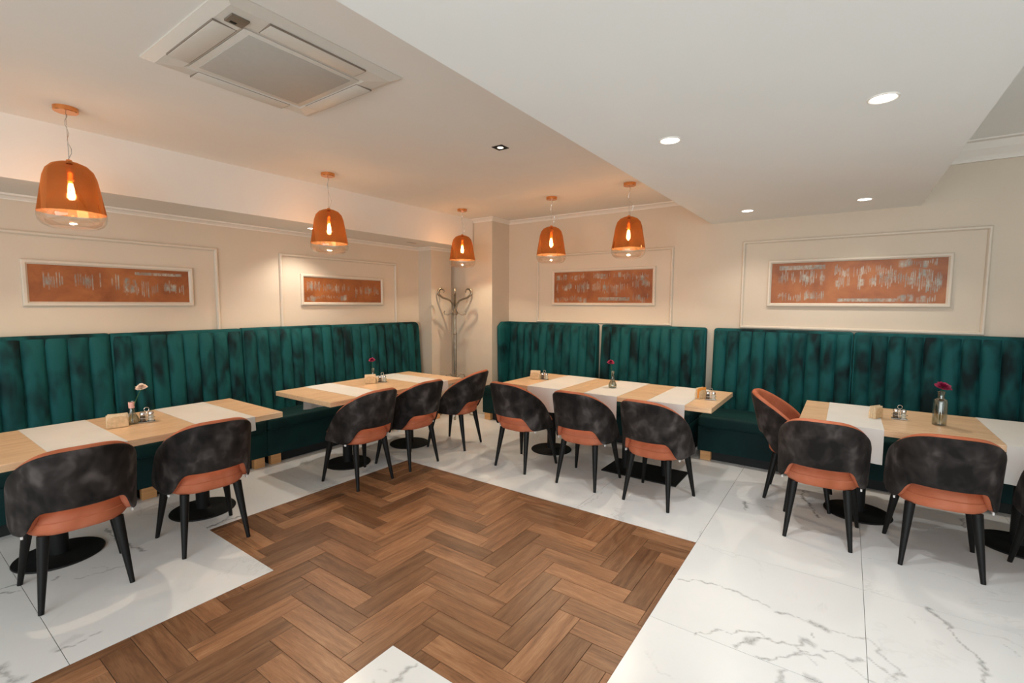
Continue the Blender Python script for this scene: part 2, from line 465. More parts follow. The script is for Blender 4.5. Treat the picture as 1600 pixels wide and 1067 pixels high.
def add_tile(x0, x1, y0, y1):
    x0 += GAP * 1.2; x1 -= GAP * 1.2; y0 += GAP * 1.2; y1 -= GAP * 1.2
    cx, cy = (x0 + x1) / 2, (y0 + y1) / 2
    vs = [v for v in VE if v[0][:, 0].max() > x0 and v[0][:, 0].min() < x1 and v[0][:, 1].max() > y0 and v[0][:, 1].min() < y1]
    step = 0.0075
    nx, ny = (max(2, int((x1 - x0) / step)), max(2, int((y1 - y0) / step))) if vs else (1, 1)
    xs, ys = np.linspace(x0, x1, nx + 1), np.linspace(y0, y1, ny + 1)
    gx, gy = np.meshgrid(xs, ys); P = np.stack([gx.ravel(), gy.ravel()], 1)
    n = len(P)
    col = np.zeros(n)
    if vs:
        # waver the sample points a little so the veins are not ruler-straight
        wob = np.stack([0.006 * np.sin(P[:, 1] * 61 + P[:, 0] * 23) + 0.004 * np.sin(P[:, 1] * 143 + 1), 0.006 * np.sin(P[:, 0] * 57 + P[:, 1] * 31) + 0.004 * np.sin(P[:, 0] * 131 + 2)], 1)
        Q = P + wob
        for pts, w, k in vs:
            d = np.full(n, 9.0)
            for a, b in zip(pts[:-1], pts[1:]): d = np.minimum(d, seg_dist(Q, a, b))
            ww = w * (0.75 + 0.45 * np.sin(P[:, 0] * 37 + P[:, 1] * 29))
            col = np.maximum(col, k * np.clip(1.25 - d / np.maximum(ww, 0.0035), 0, 1))
    verts = np.zeros((n, 3)); verts[:, 0] = P[:, 0] - cx; verts[:, 1] = P[:, 1] - cy
    idx = np.arange(n).reshape(ny + 1, nx + 1)
    F = np.stack([idx[:-1, :-1], idx[:-1, 1:], idx[1:, 1:], idx[1:, :-1]], -1).reshape(-1, 4)
    # skirt
    ring = list(idx[0, :]) + list(idx[1:, -1]) + list(idx[-1, ::-1][1:]) + list(idx[::-1, 0][1:-1])
    low = verts[ring].copy(); low[:, 2] = -0.011
    allv = np.vstack([verts, low]); k = len(ring)
    fs = F.tolist() + [[ring[i], n + i, n + (i + 1) % k, ring[(i + 1) % k]] for i in range(k)]
    me = bpy.data.meshes.new('marble_tile'); me.from_pydata(allv.tolist(), [], fs); me.update()
    ca = me.color_attributes.new('vein', 'FLOAT_COLOR', 'POINT')
    cc = np.zeros((n + k, 4)); cc[:n, :3] = col[:, None]; cc[:, 3] = 1
    ca.data.foreach_set('color', cc.ravel())
    link_mesh('marble_tile', me, 'marble', floor, (cx, cy, 0))

G = 0.9
# right field
for x0, x1 in ((WX1, 0.150), (0.150, 1.046), (1.046, 1.942), (1.942, 2.838), (2.838, 3.7), (3.7, 4.6)):
    for y0, y1 in ((-1.3, -0.43), (-0.43, 0.472), (0.472, WY0), (WY0, 2.274), (2.274, WY1), (WY1, 4.98), (4.98, 5.75)):
        add_tile(x0, x1, y0, y1)
# in front of the wood, beside the path
for y0, y1 in ((-1.3, -0.43), (-0.43, 0.472), (0.472, WY0)): add_tile(PX1, WX1, y0, y1)
for y0, y1 in ((-1.3, -0.43), (-0.43, 0.0)): add_tile(PX0, PX1, y0, y1)
# left field
for y0, y1 in ((-1.3, -0.43), (-0.43, 0.468), (0.468, WY0)): add_tile(-4.5, PX0, y0, y1)
for y0, y1 in ((WY0, 2.274), (2.274, WY1)): add_tile(-4.5, WX0, y0, y1)
for y0, y1 in ((-1.3, 0.468), (0.468, WY0), (WY0, 2.274), (2.274, WY1)): add_tile(-5.3, -4.5, y0, y1)
# behind the wood
for x0, x1 in ((-5.3, -4.35), (-4.35, -3.45), (-3.45, -2.55), (-2.55, -1.646), (-1.646, WX1)):
    add_tile(x0, x1, WY1, 4.98); add_tile(x0, x1, 4.98, 5.75)

# walls
struct(box('wall_left', -5.25, XL, YF, 4.76, 0, 3.1, 'wall'), 'beige painted wall behind the long green banquette')
struct(box('wall_back', -5.30, XR, YB, 5.75, 0, 3.1, 'wall'), 'beige painted wall with two large copper pictures')
struct(box('wall_corner_left', -5.25, -4.765, 4.76, 5.167, 0, 3.1, 'wall'), 'narrow beige wall pier behind the coat stand')
struct(box('wall_corner_right', -4.52, -4.03, 5.2, YB, 0, 3.1, 'wall'), 'beige pier at the end of the back banquette')
struct(box('wall_niche', -5.25, -4.521, 5.30, YB - 0.001, 0, 3.1, 'wall'), 'back of the shallow niche in the room corner')
struct(box('wall_right_blocker', XR - 0.9, XR - 0.75, 1.6, 5.75, 0, 3.1, 'wall'), 'unseen beige wall added on the right to cut side light')  # unseen wall, added to hold back light from the open right side
struct(box('baseboard_corner', -4.52, -4.03, 5.188, 5.2, 0, 0.07, 'trim', bevel=0.003))
# ceilings
struct(box('ceiling', -5.25, -1.2, YF, 5.75, ZC, 3.1, 'ceiling'), 'beige white ceiling over the tables')
struct(box('ceiling_bulkhead', -5.25, -4.36, YF, 5.18, ZK, ZC, 'ceiling'), 'dropped bulkhead along the left wall')
struct(box('ceiling_soffit', -1.27, 0.487, YF, 5.60, ZS, 3.1, 'soffit'), 'dropped white soffit with round downlights')
bm = bmesh.new(); bm_box(bm, 0.487, XR, YF, YB, ZR, 3.3)
struct(bm_obj('ceiling_right', bm, 'soffit'), 'raised white ceiling right of the soffit')

# cornices (extruded profile along a polyline of wall corners)
def cornice(name, path, z_top, drop, proj, mat='cornice'):
    prof = [(0, 0), (proj, 0), (proj, -0.012), (proj * 0.75, -0.018), (proj * 0.55, -drop * 0.45), (proj * 0.25, -drop * 0.75), (proj * 0.18, -drop * 0.85), (proj * 0.18, -drop), (0, -drop)]
    bm = bmesh.new(); rings = []
    P = [Vector((a, b, 0)) for a, b in path]
    for i, p in enumerate(P):
        def nrm(a, b):
            t = (b - a).normalized(); return Vector((t.y, -t.x, 0))
        if i == 0: n = nrm(P[0], P[1])
        elif i == len(P) - 1: n = nrm(P[-2], P[-1])
        else:
            n1, n2 = nrm(P[i - 1], p), nrm(p, P[i + 1]); n = (n1 + n2); n = n / max(0.2, n.dot(n1))
        rings.append([bm.verts.new(p + n * d + Vector((0, 0, z_top + dz))) for d, dz in prof])
    k = len(prof)
    for a, b in zip(rings[:-1], rings[1:]):
        for j in range(k): bm.faces.new((a[j], a[(j + 1) % k], b[(j + 1) % k], b[j]))
    bm.faces.new(rings[0]); bm.faces.new(rings[-1][::-1])
    return struct(bm_obj(name, bm, mat))
cornice('trim_1', [(-4.52, 5.299), (-4.52, 5.2), (-4.03, 5.2), (-4.03, 5.6), (-1.27, 5.6)], ZC, 0.05, 0.06)
cornice('trim_2', [(XL, YF), (XL, 4.76), (-4.765, 4.76), (-4.765, 5.16)], ZK, 0.04, 0.06)
cornice('trim_3', [(0.487, YB), (XR, YB)], ZR, 0.16, 0.13)

# wall panel mouldings
def moulding(name, axis, wall, a0, a1, z0, z1, w=0.030, d=0.024, mat='trim'):
    bm = bmesh.new()
    prof = [(0, 0), (0, d * 0.6), (w * 0.3, d), (w * 0.7, d), (w, d * 0.5), (w, 0)]
    rect = [(a0, z0), (a1, z0), (a1, z1), (a0, z1)]; ins = [(1, 1), (-1, 1), (-1, -1), (1, -1)]
    rings = []
    for (a, z), (sa, sz) in zip(rect, ins):
        ring = []
        for t, h in prof:
            A, Z = a + sa * t, z + sz * t
            ring.append(bm.verts.new((wall + h, A, Z) if axis == 'L' else (A, wall - h, Z)))
        rings.append(ring)
    for i in range(4):
        p, q = rings[i], rings[(i + 1) % 4]
        for j in range(len(prof) - 1): bm.faces.new((p[j], p[j + 1], q[j + 1], q[j]))
    return struct(bm_obj(name, bm, mat))
moulding('trim_4', 'L', XL, 0.55 - 0.25, 2.118, 1.14, 2.108)
moulding('trim_5', 'L', XL, 2.728, 4.345, 1.14, 2.116)
moulding('trim_6', 'R', YB, -3.545, -1.672, 1.33, 2.248)
moulding('trim_7', 'R', YB, -0.945, 0.962, 1.33, 2.254)

# ------------------------------------------------------------------ pictures
def picture(axis, wall, a0, a1, z0, z1, seed, label, rows, dens, gapat=None):
    rng = random.Random(seed)
    W_, H_ = a1 - a0, z1 - z0
    ctr = (a0 + a1) / 2
    root = empty('picture', ((wall, ctr, z0) if axis == 'L' else (ctr, wall, z0)), R(90) if axis == 'L' else 0)
    fw, fd = 0.035, 0.028
    bm = bmesh.new()
    prof = [(fw, 0), (fw, fd * 0.75), (fw * 0.8, fd), (fw * 0.35, fd), (0.0, fd * 0.55), (0.0, 0)]
    rect = [(-W_ / 2, 0), (W_ / 2, 0), (W_ / 2, H_), (-W_ / 2, H_)]; out = [(-1, -1), (1, -1), (1, 1), (-1, 1)]
    rings = [[bm.verts.new((a + sa * t, -h, z + sz * t)) for t, h in prof] for (a, z), (sa, sz) in zip(rect, out)]
    for i in range(4):
        p, q = rings[i], rings[(i + 1) % 4]
        for j in range(len(prof) - 1): bm.faces.new((p[j], p[j + 1], q[j + 1], q[j]))
    bm_obj('frame', bm, 'trim', root)
    # canvas with painted strokes as a colour attribute
    nx, nz = int(W_ / 0.0034), int(H_ / 0.006)
    A = np.zeros((nz + 1, nx + 1))
    xs = np.linspace(0, W_, nx + 1); zs = np.linspace(0, H_, nz + 1)
    for (rz, rh, x_lo, x_hi, kind) in rows:
        if kind == 'bar':
            A[(zs > (rz - rh / 2) * H_) & (zs < (rz + rh / 2) * H_)] = np.maximum(A[(zs > (rz - rh / 2) * H_) & (zs < (rz + rh / 2) * H_)], np.where((xs > x_lo * W_) & (xs < x_hi * W_), 0.75, 0)[None, :])
            continue
        x = x_lo * W_
        base = 0
        while x < x_hi * W_:
            base = base * 0.8 + rng.uniform(-0.04, 0.04)
            hh = rh * rng.uniform(0.35, 1.1) * H_; zc = (rz + base) * H_
            wd = rng.uniform(0.0028, 0.0052)
            if rng.random() < dens:
                m = np.clip(1.3 - np.abs(xs - x) / wd, 0, 1)[None, :] * np.clip((hh / 2 - np.abs(zs - zc)) / 0.012 + 0.5, 0, 1)[:, None]
                A = np.maximum(A, m * rng.uniform(0.6, 1.0))
                if rng.random() < 0.10:
                    m = np.clip(1.3 - np.abs(xs - x - 0.01) / 0.02, 0, 1)[None, :] * np.clip((0.03 - np.abs(zs - zc)) / 0.012 + 0.5, 0, 1)[:, None]
                    A = np.maximum(A, m * 0.8)
            x += rng.uniform(0.010, 0.018)
            if rng.random() < 0.05: x += rng.uniform(0.02, 0.05)
    gx, gz = np.meshgrid(xs - W_ / 2, zs); n = gx.size
    V = np.stack([gx.ravel(), np.full(n, -0.012), gz.ravel()], 1)
    idx = np.arange(n).reshape(nz + 1, nx + 1)
    F = np.stack([idx[:-1, :-1], idx[:-1, 1:], idx[1:, 1:], idx[1:, :-1]], -1).reshape(-1, 4)
    me = bpy.data.meshes.new('canvas'); me.from_pydata(V.tolist(), [], F.tolist()); me.update()
    ca = me.color_attributes.new('paint', 'FLOAT_COLOR', 'POINT')
    cc = np.ones((n, 4)); cc[:, :3] = A.ravel()[:, None]; ca.data.foreach_set('color', cc.ravel())
    link_mesh('canvas', me, 'canvas', root)
    tag(root, label, 'picture', 'copper abstract pictures')
    return root
picture('L', XL, 0.80, 1.858, 1.584, 1.866, 1, 'long copper abstract picture with faint grey strokes above the white flower table', [(0.62, 0.42, 0.08, 0.62, 's'), (0.42, 0.45, 0.55, 0.96, 's'), (0.86, 0.10, 0.62, 0.95, 'bar')], 0.6)
picture('L', XL, 3.0, 4.077, 1.590, 1.872, 2, 'copper picture with one band of pale strokes, closest to the coat stand', [(0.62, 0.36, 0.04, 0.56, 's'), (0.50, 0.42, 0.58, 0.97, 's'), (0.16, 0.12, 0.04, 0.5, 's')], 0.65)
picture('R', YB, -3.262, -1.911, 1.599, 2.002, 3, 'copper picture with dense grey strokes behind the pair of pendant lamps', [(0.84, 0.16, 0.03, 0.36, 's'), (0.52, 0.32, 0.03, 0.37, 's'), (0.13, 0.16, 0.03, 0.36, 's'), (0.84, 0.18, 0.43, 0.97, 's'), (0.46, 0.36, 0.42, 0.78, 's'), (0.55, 0.34, 0.82, 0.97, 's'), (0.16, 0.22, 0.82, 0.97, 's'), (0.12, 0.10, 0.48, 0.79, 'bar')], 0.8)
picture('R', YB, -0.658, 0.698, 1.601, 2.005, 4, 'bright copper picture with pale grey strokes lit by the soffit downlight', [(0.88, 0.10, 0.05, 0.34, 'bar'), (0.60, 0.34, 0.05, 0.34, 's'), (0.14, 0.2, 0.05, 0.34, 's'), (0.80, 0.22, 0.40, 0.75, 's'), (0.48, 0.40, 0.40, 0.98, 's'), (0.62, 0.3, 0.66, 0.97, 's'), (0.86, 0.14, 0.76, 0.95, 's'), (0.07, 0.08, 0.42, 0.76, 'bar'), (0.12, 0.12, 0.76, 0.95, 's')], 0.85)

# ------------------------------------------------------------------ banquettes
def banquette(x0, x1, depth, rz, origin, label, group, nch, mL=0.012, mR=0.012, rad_l=0.02, rad_r=0.02, top=1.325, feet=(True, True), z_extra=0.0):
    """local: x along the wall, wall at y=0, room towards -y"""
    w = x1 - x0
    root = empty('banquette', origin, rz)
    tag(root, label, 'banquette', group)
    g = 0.0012
    yb_top, yb_low = -0.085, -0.15
    zs, zt = 0.455, top + z_extra
    # backrest slab with rounded top corners, leaning
    def yfront(z): return yb_low + (yb_top - yb_low) * (z - 0.4) / (zt - 0.4)
    out = [(g, 0.30)]
    def arc(cx, cz, r, a0, a1, n=7): return [(cx + r * math.cos(R(a0 + (a1 - a0) * i / n)), cz + r * math.sin(R(a0 + (a1 - a0) * i / n))) for i in range(n + 1)]
    outline = [(g, 0.30), (w - g, 0.30)] + arc(w - g - rad_r, zt - rad_r, rad_r, 0, 90) + arc(g + rad_l, zt - rad_l, rad_l, 90, 180)
    bm = bmesh.new()
    fr = [bm.verts.new((x, yfront(z) + 0.012, z)) for x, z in outline]; bk = [bm.verts.new((x, -0.012, z)) for x, z in outline]
    ff = bm.faces.new(fr); bm.faces.new(bk[::-1])
    k = len(outline)
    for i in range(k): bm.faces.new((fr[i], bk[i], bk[(i + 1) % k], fr[(i + 1) % k]))
    bmesh.ops.recalc_face_normals(bm, faces=bm.faces)
    es = [e for e in bm.edges if all(abs(v.co.y - (yfront(v.co.z) + 0.012)) < 1e-5 for v in e.verts)]
    bmesh.ops.bevel(bm, geom=es, offset=0.012, segments=3, affect='EDGES', profile=0.5)
    back = bm_obj('backrest', bm, 'green', root, smooth=True, angle=40)
    # channels
    cw = (w - mL - mR - 2 * g) / nch
    na, nz_ = 12, 12
    zt_c = zt - 0.02
    vs, fs = [], []
    for j in range(nz_ + 1):
        t = j / nz_; z = zs - 0.03 + (zt_c - zs + 0.03) * t
        endf = min(1, (1 - t) * nz_ / 1.2 + 0.0); bul = math.sqrt(max(0.0, 1 - (1 - endf) ** 2))
        for i in range(na + 1):
            u = i / na; b = max(0.0, 1 - abs(2 * u - 1) ** 2.4) ** 0.6
            vs.append((u * cw, yfront(z) + 0.014 - 0.033 * b * bul, z))
    for j in range(nz_):
        for i in range(na):
            a = j * (na + 1) + i; fs.append((a, a + 1, a + na + 2, a + na + 1))
    me = bpy.data.meshes.new('channel'); me.from_pydata(vs, [], fs); me.update(); me.materials.append(M['green'])
    for p in me.polygons: p.use_smooth = True
    for c in range(nch):
        link_mesh('channel', me, None, back, (mL + g + c * cw, 0, 0))
    # seat cushion
    bm = bmesh.new(); bm_box(bm, g, w - g, -depth - 0.005, -0.10, 0.34, 0.462, 0.03, 4)
    bm_obj('seat', bm, 'green_plain', root, smooth=True, angle=50)
    bm = bmesh.new(); bm_box(bm, g, w - g, -depth + 0.012, -0.012, 0.095, 0.345, 0.006, 2)
    bm_obj('base', bm, 'green_plain', root, smooth=True, angle=40)
    bm = bmesh.new(); bm_box(bm, 0.03, w - 0.03, -depth + 0.07, -0.03, 0.0, 0.096)
    bm_obj('gap_shade', bm, 'gap_shade', root)  # near-black block painted as the shade in the gap below the base
    for s in (0, 1):
        if feet[s]:
            a = 0.03 if s == 0 else w - 0.03 - 0.10
            bm = bmesh.new(); bm_box(bm, a, a + 0.10, -depth + 0.016, -depth + 0.076, 0, 0.0945, 0.003)
            bm_obj('foot', bm, 'foot_oak', root)
    return root
gl = 'green velvet banquettes along the left wall'
for i, (a, b, n, lab) in enumerate([(-0.83, 0.20, 8, 'emerald velvet banquette unit beyond the near end of the white flower table'),
                     (0.20, 1.245, 8, 'emerald velvet banquette unit behind the white flower and its napkins'),
                     (1.245, 2.283, 8, 'emerald velvet banquette unit spanning the gap between the two tables by the left wall'),
                     (2.283, 3.30, 8, 'emerald velvet banquette unit behind the near half of the coat stand table'),
                     (3.30, 4.69, 10, 'wider emerald velvet banquette unit with a plain rounded end beside the coat stand')]):
    last = i == 4
    banquette(a, b, XL * -1 - 4.506, R(90), (XL, a, 0), lab, gl, n, 0.012, 0.11 if last else 0.012, 0.02, 0.075 if last else 0.02, 1.322, z_extra=0.004 * (i % 2))
gr = 'green velvet banquettes along the back wall'
for i, (a, b, n, lab) in enumerate([(-4.022, -2.585, 11, 'teal velvet banquette unit with a plain rounded end wing beside the beige pier'),
                     (-2.53, -1.27, 10, 'teal velvet banquette unit in the middle of the back wall behind a red flower'),
                     (-1.19, 0.063, 10, 'teal velvet banquette unit with a bare seat between two tables'),
                     (0.063, 1.32, 10, 'teal velvet banquette unit behind the tall bottle vase'),
                     (1.32, 2.57, 10, 'teal velvet banquette unit past the far end of the right table')]):
    u = banquette(a, b, YB - 4.965, 0, (a, YB, 0), lab, gr, n, 0.085 if i == 0 else 0.012, 0.012, 0.03, 0.03, 1.325)
    if i == 0:
        # plain end wing that curves forward beside the pier
        bm = bmesh.new(); rows = []
        for j in range(17):
            t = j / 16; z = 0.42 + (1.325 - 0.42) * t
            e = max(0.0, (z - 1.245) / 0.08); inset = 0.08 * (1 - math.sqrt(max(0.0, 1 - e * e)))
            yf_ = -0.315 + inset + 0.03 * (1 - t)
            rows.append([bm.verts.new(p) for p in ((0.002, -0.01, z), (0.078, -0.01, z), (0.082, -0.10, z), (0.066, yf_ + 0.02, z), (0.050, yf_ + 0.004, z), (0.030, yf_, z), (0.012, yf_ + 0.006, z), (0.002, yf_ + 0.025, z))])
        for p, q in zip(rows[:-1], rows[1:]):
            for j in range(8): bm.faces.new((p[j], p[(j + 1) % 8], q[(j + 1) % 8], q[j]))
        bm.faces.new(rows[0][::-1]); bm.faces.new(rows[-1])
        bm_obj('end_wing', bm, 'green', u, smooth=True, angle=50)

# ------------------------------------------------------------------ chairs
def shell_layer(name, d_in, d_out, top_add, bot_add, mat, parent, tip_add=0.0):
    rx, ry, yc, p = 0.246, 0.236, -0.020, 2.25
    path = []
    yf = 0.125 + tip_add
    for i in range(30): path.append((-rx, yf + (yc - yf) * i / 30))
    for i in range(121):
        a = -math.pi / 2 + math.pi * i / 120
        path.append((rx * math.copysign(abs(math.sin(a)) ** (2 / p), math.sin(a)), yc - ry * abs(math.cos(a)) ** (2 / p)))
    for i in range(1, 31): path.append((rx, yc + (yf - yc) * i / 30))
    P = np.array(path); seg = np.linalg.norm(np.diff(P, axis=0), axis=1); S = np.concatenate([[0], np.cumsum(seg)])
    tot = S[-1]
    ts = np.unique(np.concatenate([np.linspace(0, 1, 33)]))
    q = np.stack([np.interp(ts * tot, S, P[:, 0]), np.interp(ts * tot, S, P[:, 1])], 1)
    e = 0.01
    qa = np.stack([np.interp(np.clip(ts - e, 0, 1) * tot, S, P[:, 0]), np.interp(np.clip(ts - e, 0, 1) * tot, S, P[:, 1])], 1)
    qb = np.stack([np.interp(np.clip(ts + e, 0, 1) * tot, S, P[:, 0]), np.interp(np.clip(ts + e, 0, 1) * tot, S, P[:, 1])], 1)
    tg = qb - qa; tg /= np.linalg.norm(tg, axis=1)[:, None]
    nr = np.stack([tg[:, 1], -tg[:, 0]], 1)
    if nr[len(nr) // 2, 1] > 0: nr = -nr
    bm = bmesh.new(); cols = []
    mz = 9
    for (x, y), (nx_, ny_) in zip(q, nr):
        f = min(1.0, max(0.0, (y + 0.256) / 0.388))
        zt = 0.425 + 0.425 * max(0.0, 1 - f ** 1.45) ** 0.8 - 0.045 * min(1.0, abs(x) / 0.246) ** 4 + top_add
        c = min(1.0, max(0.0, (abs(x) - 0.165) / 0.05)) if y < -0.1 else 1.0
        c = c * c * (3 - 2 * c)
        zb = 0.528 + (0.395 - 0.528) * c + bot_add
        zt = max(zt, zb + 0.02)
        ring = []
        for side, d in ((0, d_out), (1, d_in)):
            rng_ = range(mz + 1) if side == 0 else range(mz, -1, -1)
            for j in rng_:
                z = zb + (zt - zb) * j / mz
                rr = min(1.0, max(0.0, (-y - 0.02) / 0.22)); lean = 0.21 * rr * rr * (3 - 2 * rr) * (z - 0.40); dd = d + 0.03 * (z - 0.40)
                ring.append(bm.verts.new((x + nx_ * dd, y + ny_ * dd - lean, z)))
        cols.append(ring)
    k = len(cols[0])
    for a, b in zip(cols[:-1], cols[1:]):
        for j in range(k): bm.faces.new((a[j], a[(j + 1) % k], b[(j + 1) % k], b[j]))
    for ring, rev in ((cols[0], False), (cols[-1], True)):
        for j in range(k // 2 - 1):
            f = [ring[j], ring[j + 1], ring[k - 2 - j], ring[k - 1 - j]]
            bm.faces.new(f[::-1] if rev else f)
    o = bm_obj(name, bm, mat, parent, smooth=True)
    return bake_subsurf(o, 1)

def make_chair():
    root = empty('dining_chair')
    back = shell_layer('backrest', 0.0, 0.015, 0.0, 0.0, 'grey_velvet', root)
    lining = shell_layer('backrest_lining', -0.040, 0.005, 0.014, 0.006, 'terracotta', root, 0.008)
    back['label'] = 'charcoal velvet outer back'
    # seat: superellipse cushion
    prof = [(0.0, 0.378), (0.80, 0.378), (0.93, 0.383), (0.985, 0.400), (1.0, 0.425), (0.995, 0.452), (0.965, 0.474), (0.90, 0.487), (0.75, 0.495), (0.4, 0.499), (0.0, 0.500)]
    n = 40; bm = bmesh.new(); rings = []
    for r, z in prof:
        ring = []
        for i in range(n):
            a = 2 * math.pi * i / n; p = 3.0
            cx, sy = math.cos(a), math.sin(a)
            x = 0.222 * math.copysign(abs(cx) ** (2 / p), cx) * (1.0 + 0.06 * sy); y = 0.015 + 0.236 * math.copysign(abs(sy) ** (2 / p), sy)
            if r == 0: ring = [bm.verts.new((0, 0.015, z))]; break
            ring.append(bm.verts.new((x * r, 0.015 + (y - 0.015) * r, z)))
        rings.append(ring)
    for a, b in zip(rings[:-1], rings[1:]):
        for i in range(n):
            j = (i + 1) % n
            if len(a) == 1: bm.faces.new((a[0], b[j], b[i]))
            elif len(b) == 1: bm.faces.new((a[i], a[j], b[0]))
            else: bm.faces.new((a[i], a[j], b[j], b[i]))
    bm_obj('seat', bm, 'terracotta', root, smooth=True, angle=60)
    # piping seam round the cushion
    pts = []
    for i in range(49):
        a = 2 * math.pi * i / 48; p = 3.0; cx, sy = math.cos(a), math.sin(a)
        pts.append((0.2225 * math.copysign(abs(cx) ** (2 / p), cx) * (1.0 + 0.06 * sy), 0.015 + 0.2365 * math.copysign(abs(sy) ** (2 / p), sy), 0.448))
    tube('piping', pts, 0.003, 'terracotta', root, n=6)
    for sx in (-1, 1):
        for (fx, fy, tx, ty) in ((0.185, -0.222, 0.150, -0.155), (0.225, 0.225, 0.175, 0.165)):
            bm = bmesh.new()
            bm_tube(bm, [(sx * tx, ty, 0.382), (sx * (tx * 0.8 + fx * 0.2), ty * 0.8 + fy * 0.2, 0.30), (sx * fx, fy, 0.0)], [0.0265, 0.0240, 0.0120], 14)
            bm_obj('leg', bm, 'black', root, smooth=True, angle=50)
        bm = bmesh.new(); bm_box(bm, sx * 0.224 - 0.005, sx * 0.224 + 0.005, -0.125, -0.103, 0.378, 0.398, 0.002)
        bm_obj('bracket', bm, 'white_felt', root)
    return root
chair0 = make_chair()
CH = [(-3.465, 0.674, 90 - 4.0, 'terracotta chair with charcoal back by the napkins at the white flower table'),
      (-3.475, 1.320, 90 - 5.5, 'terracotta chair with charcoal back at the white flower table, towards the coat stand'),
      (-3.508, 2.585, 90, 'terracotta chair with charcoal back at the coat stand table, farthest from the coat stand'),
      (-3.505, 3.165, 90, 'middle terracotta chair of three at the coat stand table'),
      (-3.535, 3.895, 90 + 11, 'terracotta chair turned askew in front of the coat stand'),
      (-2.535, 3.795, -5.5, 'terracotta chair with charcoal back in front of the round pedestal of the small square table'),
      (-1.845, 3.775, 0, 'terracotta chair with charcoal back between two chairs, facing the red flower on three runners'),
      (-1.205, 3.765, -5, 'terracotta chair with charcoal back in front of the flat rectangular pedestal plate'),
      (-0.092, 3.857, 0, 'terracotta chair with charcoal back in front of the napkins at the tall bottle vase table'),
      (0.518, 3.870, 2, 'terracotta chair with charcoal back in front of the tall bottle vase'),
      (1.125, 3.860, 0, 'terracotta chair at the bottle vase table by the runner beyond the vase'),
      (-0.262, 4.460, -90, 'terracotta chair standing at the table end showing its orange inner back')]
for i, (x, y, rz, lab) in enumerate(CH):
    c = chair0 if i == 0 else copy_tree(chair0)
    c.location = (x, y, 0); c.rotation_euler = (0, 0, R(rz))
    tag(c, lab, 'chair', 'terracotta and charcoal dining chairs')

# ------------------------------------------------------------------ tables
ZT = 0.745
def pedestal_round(parent, x, y):
    lathe('pedestal', [(0, 0), (0.215, 0), (0.218, 0.004), (0.215, 0.010), (0.06, 0.016), (0.0455, 0.022), (0.0455, ZT - 0.052), (0, ZT - 0.052)], 'black_metal', parent, (x, y, 0), 48)
    bm = bmesh.new(); bm_box(bm, -0.17, 0.17, -0.17, 0.17, ZT - 0.053, ZT - 0.0415, 0.002)
    bm_obj('mounting_plate', bm, 'black_metal', parent, (x, y, 0))
def table(x0, x1, y0, y1, axis, peds, label, group='oak topped restaurant tables', rect_base=False):
    cx, cy = (x0 + x1) / 2, (y0 + y1) / 2
    root = empty('dining_table', (cx, cy, 0)); tag(root, label, 'table', group)
    bm = bmesh.new(); bm_box(bm, x0 - cx, x1 - cx, y0 - cy, y1 - cy, ZT - 0.042, ZT, 0.0025, 2)
    bm_obj('tabletop', bm, 'oak_' + axis, root)
    for (px, py) in peds:
        if rect_base:
            bm = bmesh.new(); bm_box(bm, -0.35, 0.35, -0.21, 0.21, 0, 0.012, 0.003); bm_obj('base_plate', bm, 'black_metal', root, (px - cx, py - cy, 0))
            for s in (-1, 1):
                bm = bmesh.new(); bm_tube(bm, [(s * 0.19, 0, 0.011), (s * 0.19, 0, ZT - 0.0415)], 0.036, 24); bm_obj('column', bm, 'black_metal', root, (px - cx, py - cy, 0), smooth=True, angle=50)
        else: pedestal_round(root, px - cx, py - cy)
    return root
table(-4.385, -3.515, 0.275, 1.90, 'y', [(-3.955, 0.68), (-3.955, 1.49)], 'oak table on two black discs carrying the white flower')
table(-4.385, -3.515, 2.31, 3.975, 'y', [(-3.972, 2.79), (-3.972, 3.60)], 'oak table by the left wall nearest the coat stand with a red flower')
table(-2.965, -2.152, 3.995, 4.865, 'x', [(-2.56, 4.36)], 'small oak table on one round pedestal beside the beige pier')
table(-2.150, -0.855, 3.995, 4.865, 'x', [(-1.49, 4.28)], 'oak table on a flat rectangular base plate with a red flower', rect_base=True)
table(-0.252, 1.39, 3.995, 4.865, 'x', [(0.137, 4.39), (1.0, 4.39)], 'oak table carrying the tall bottle vase with a pink flower')

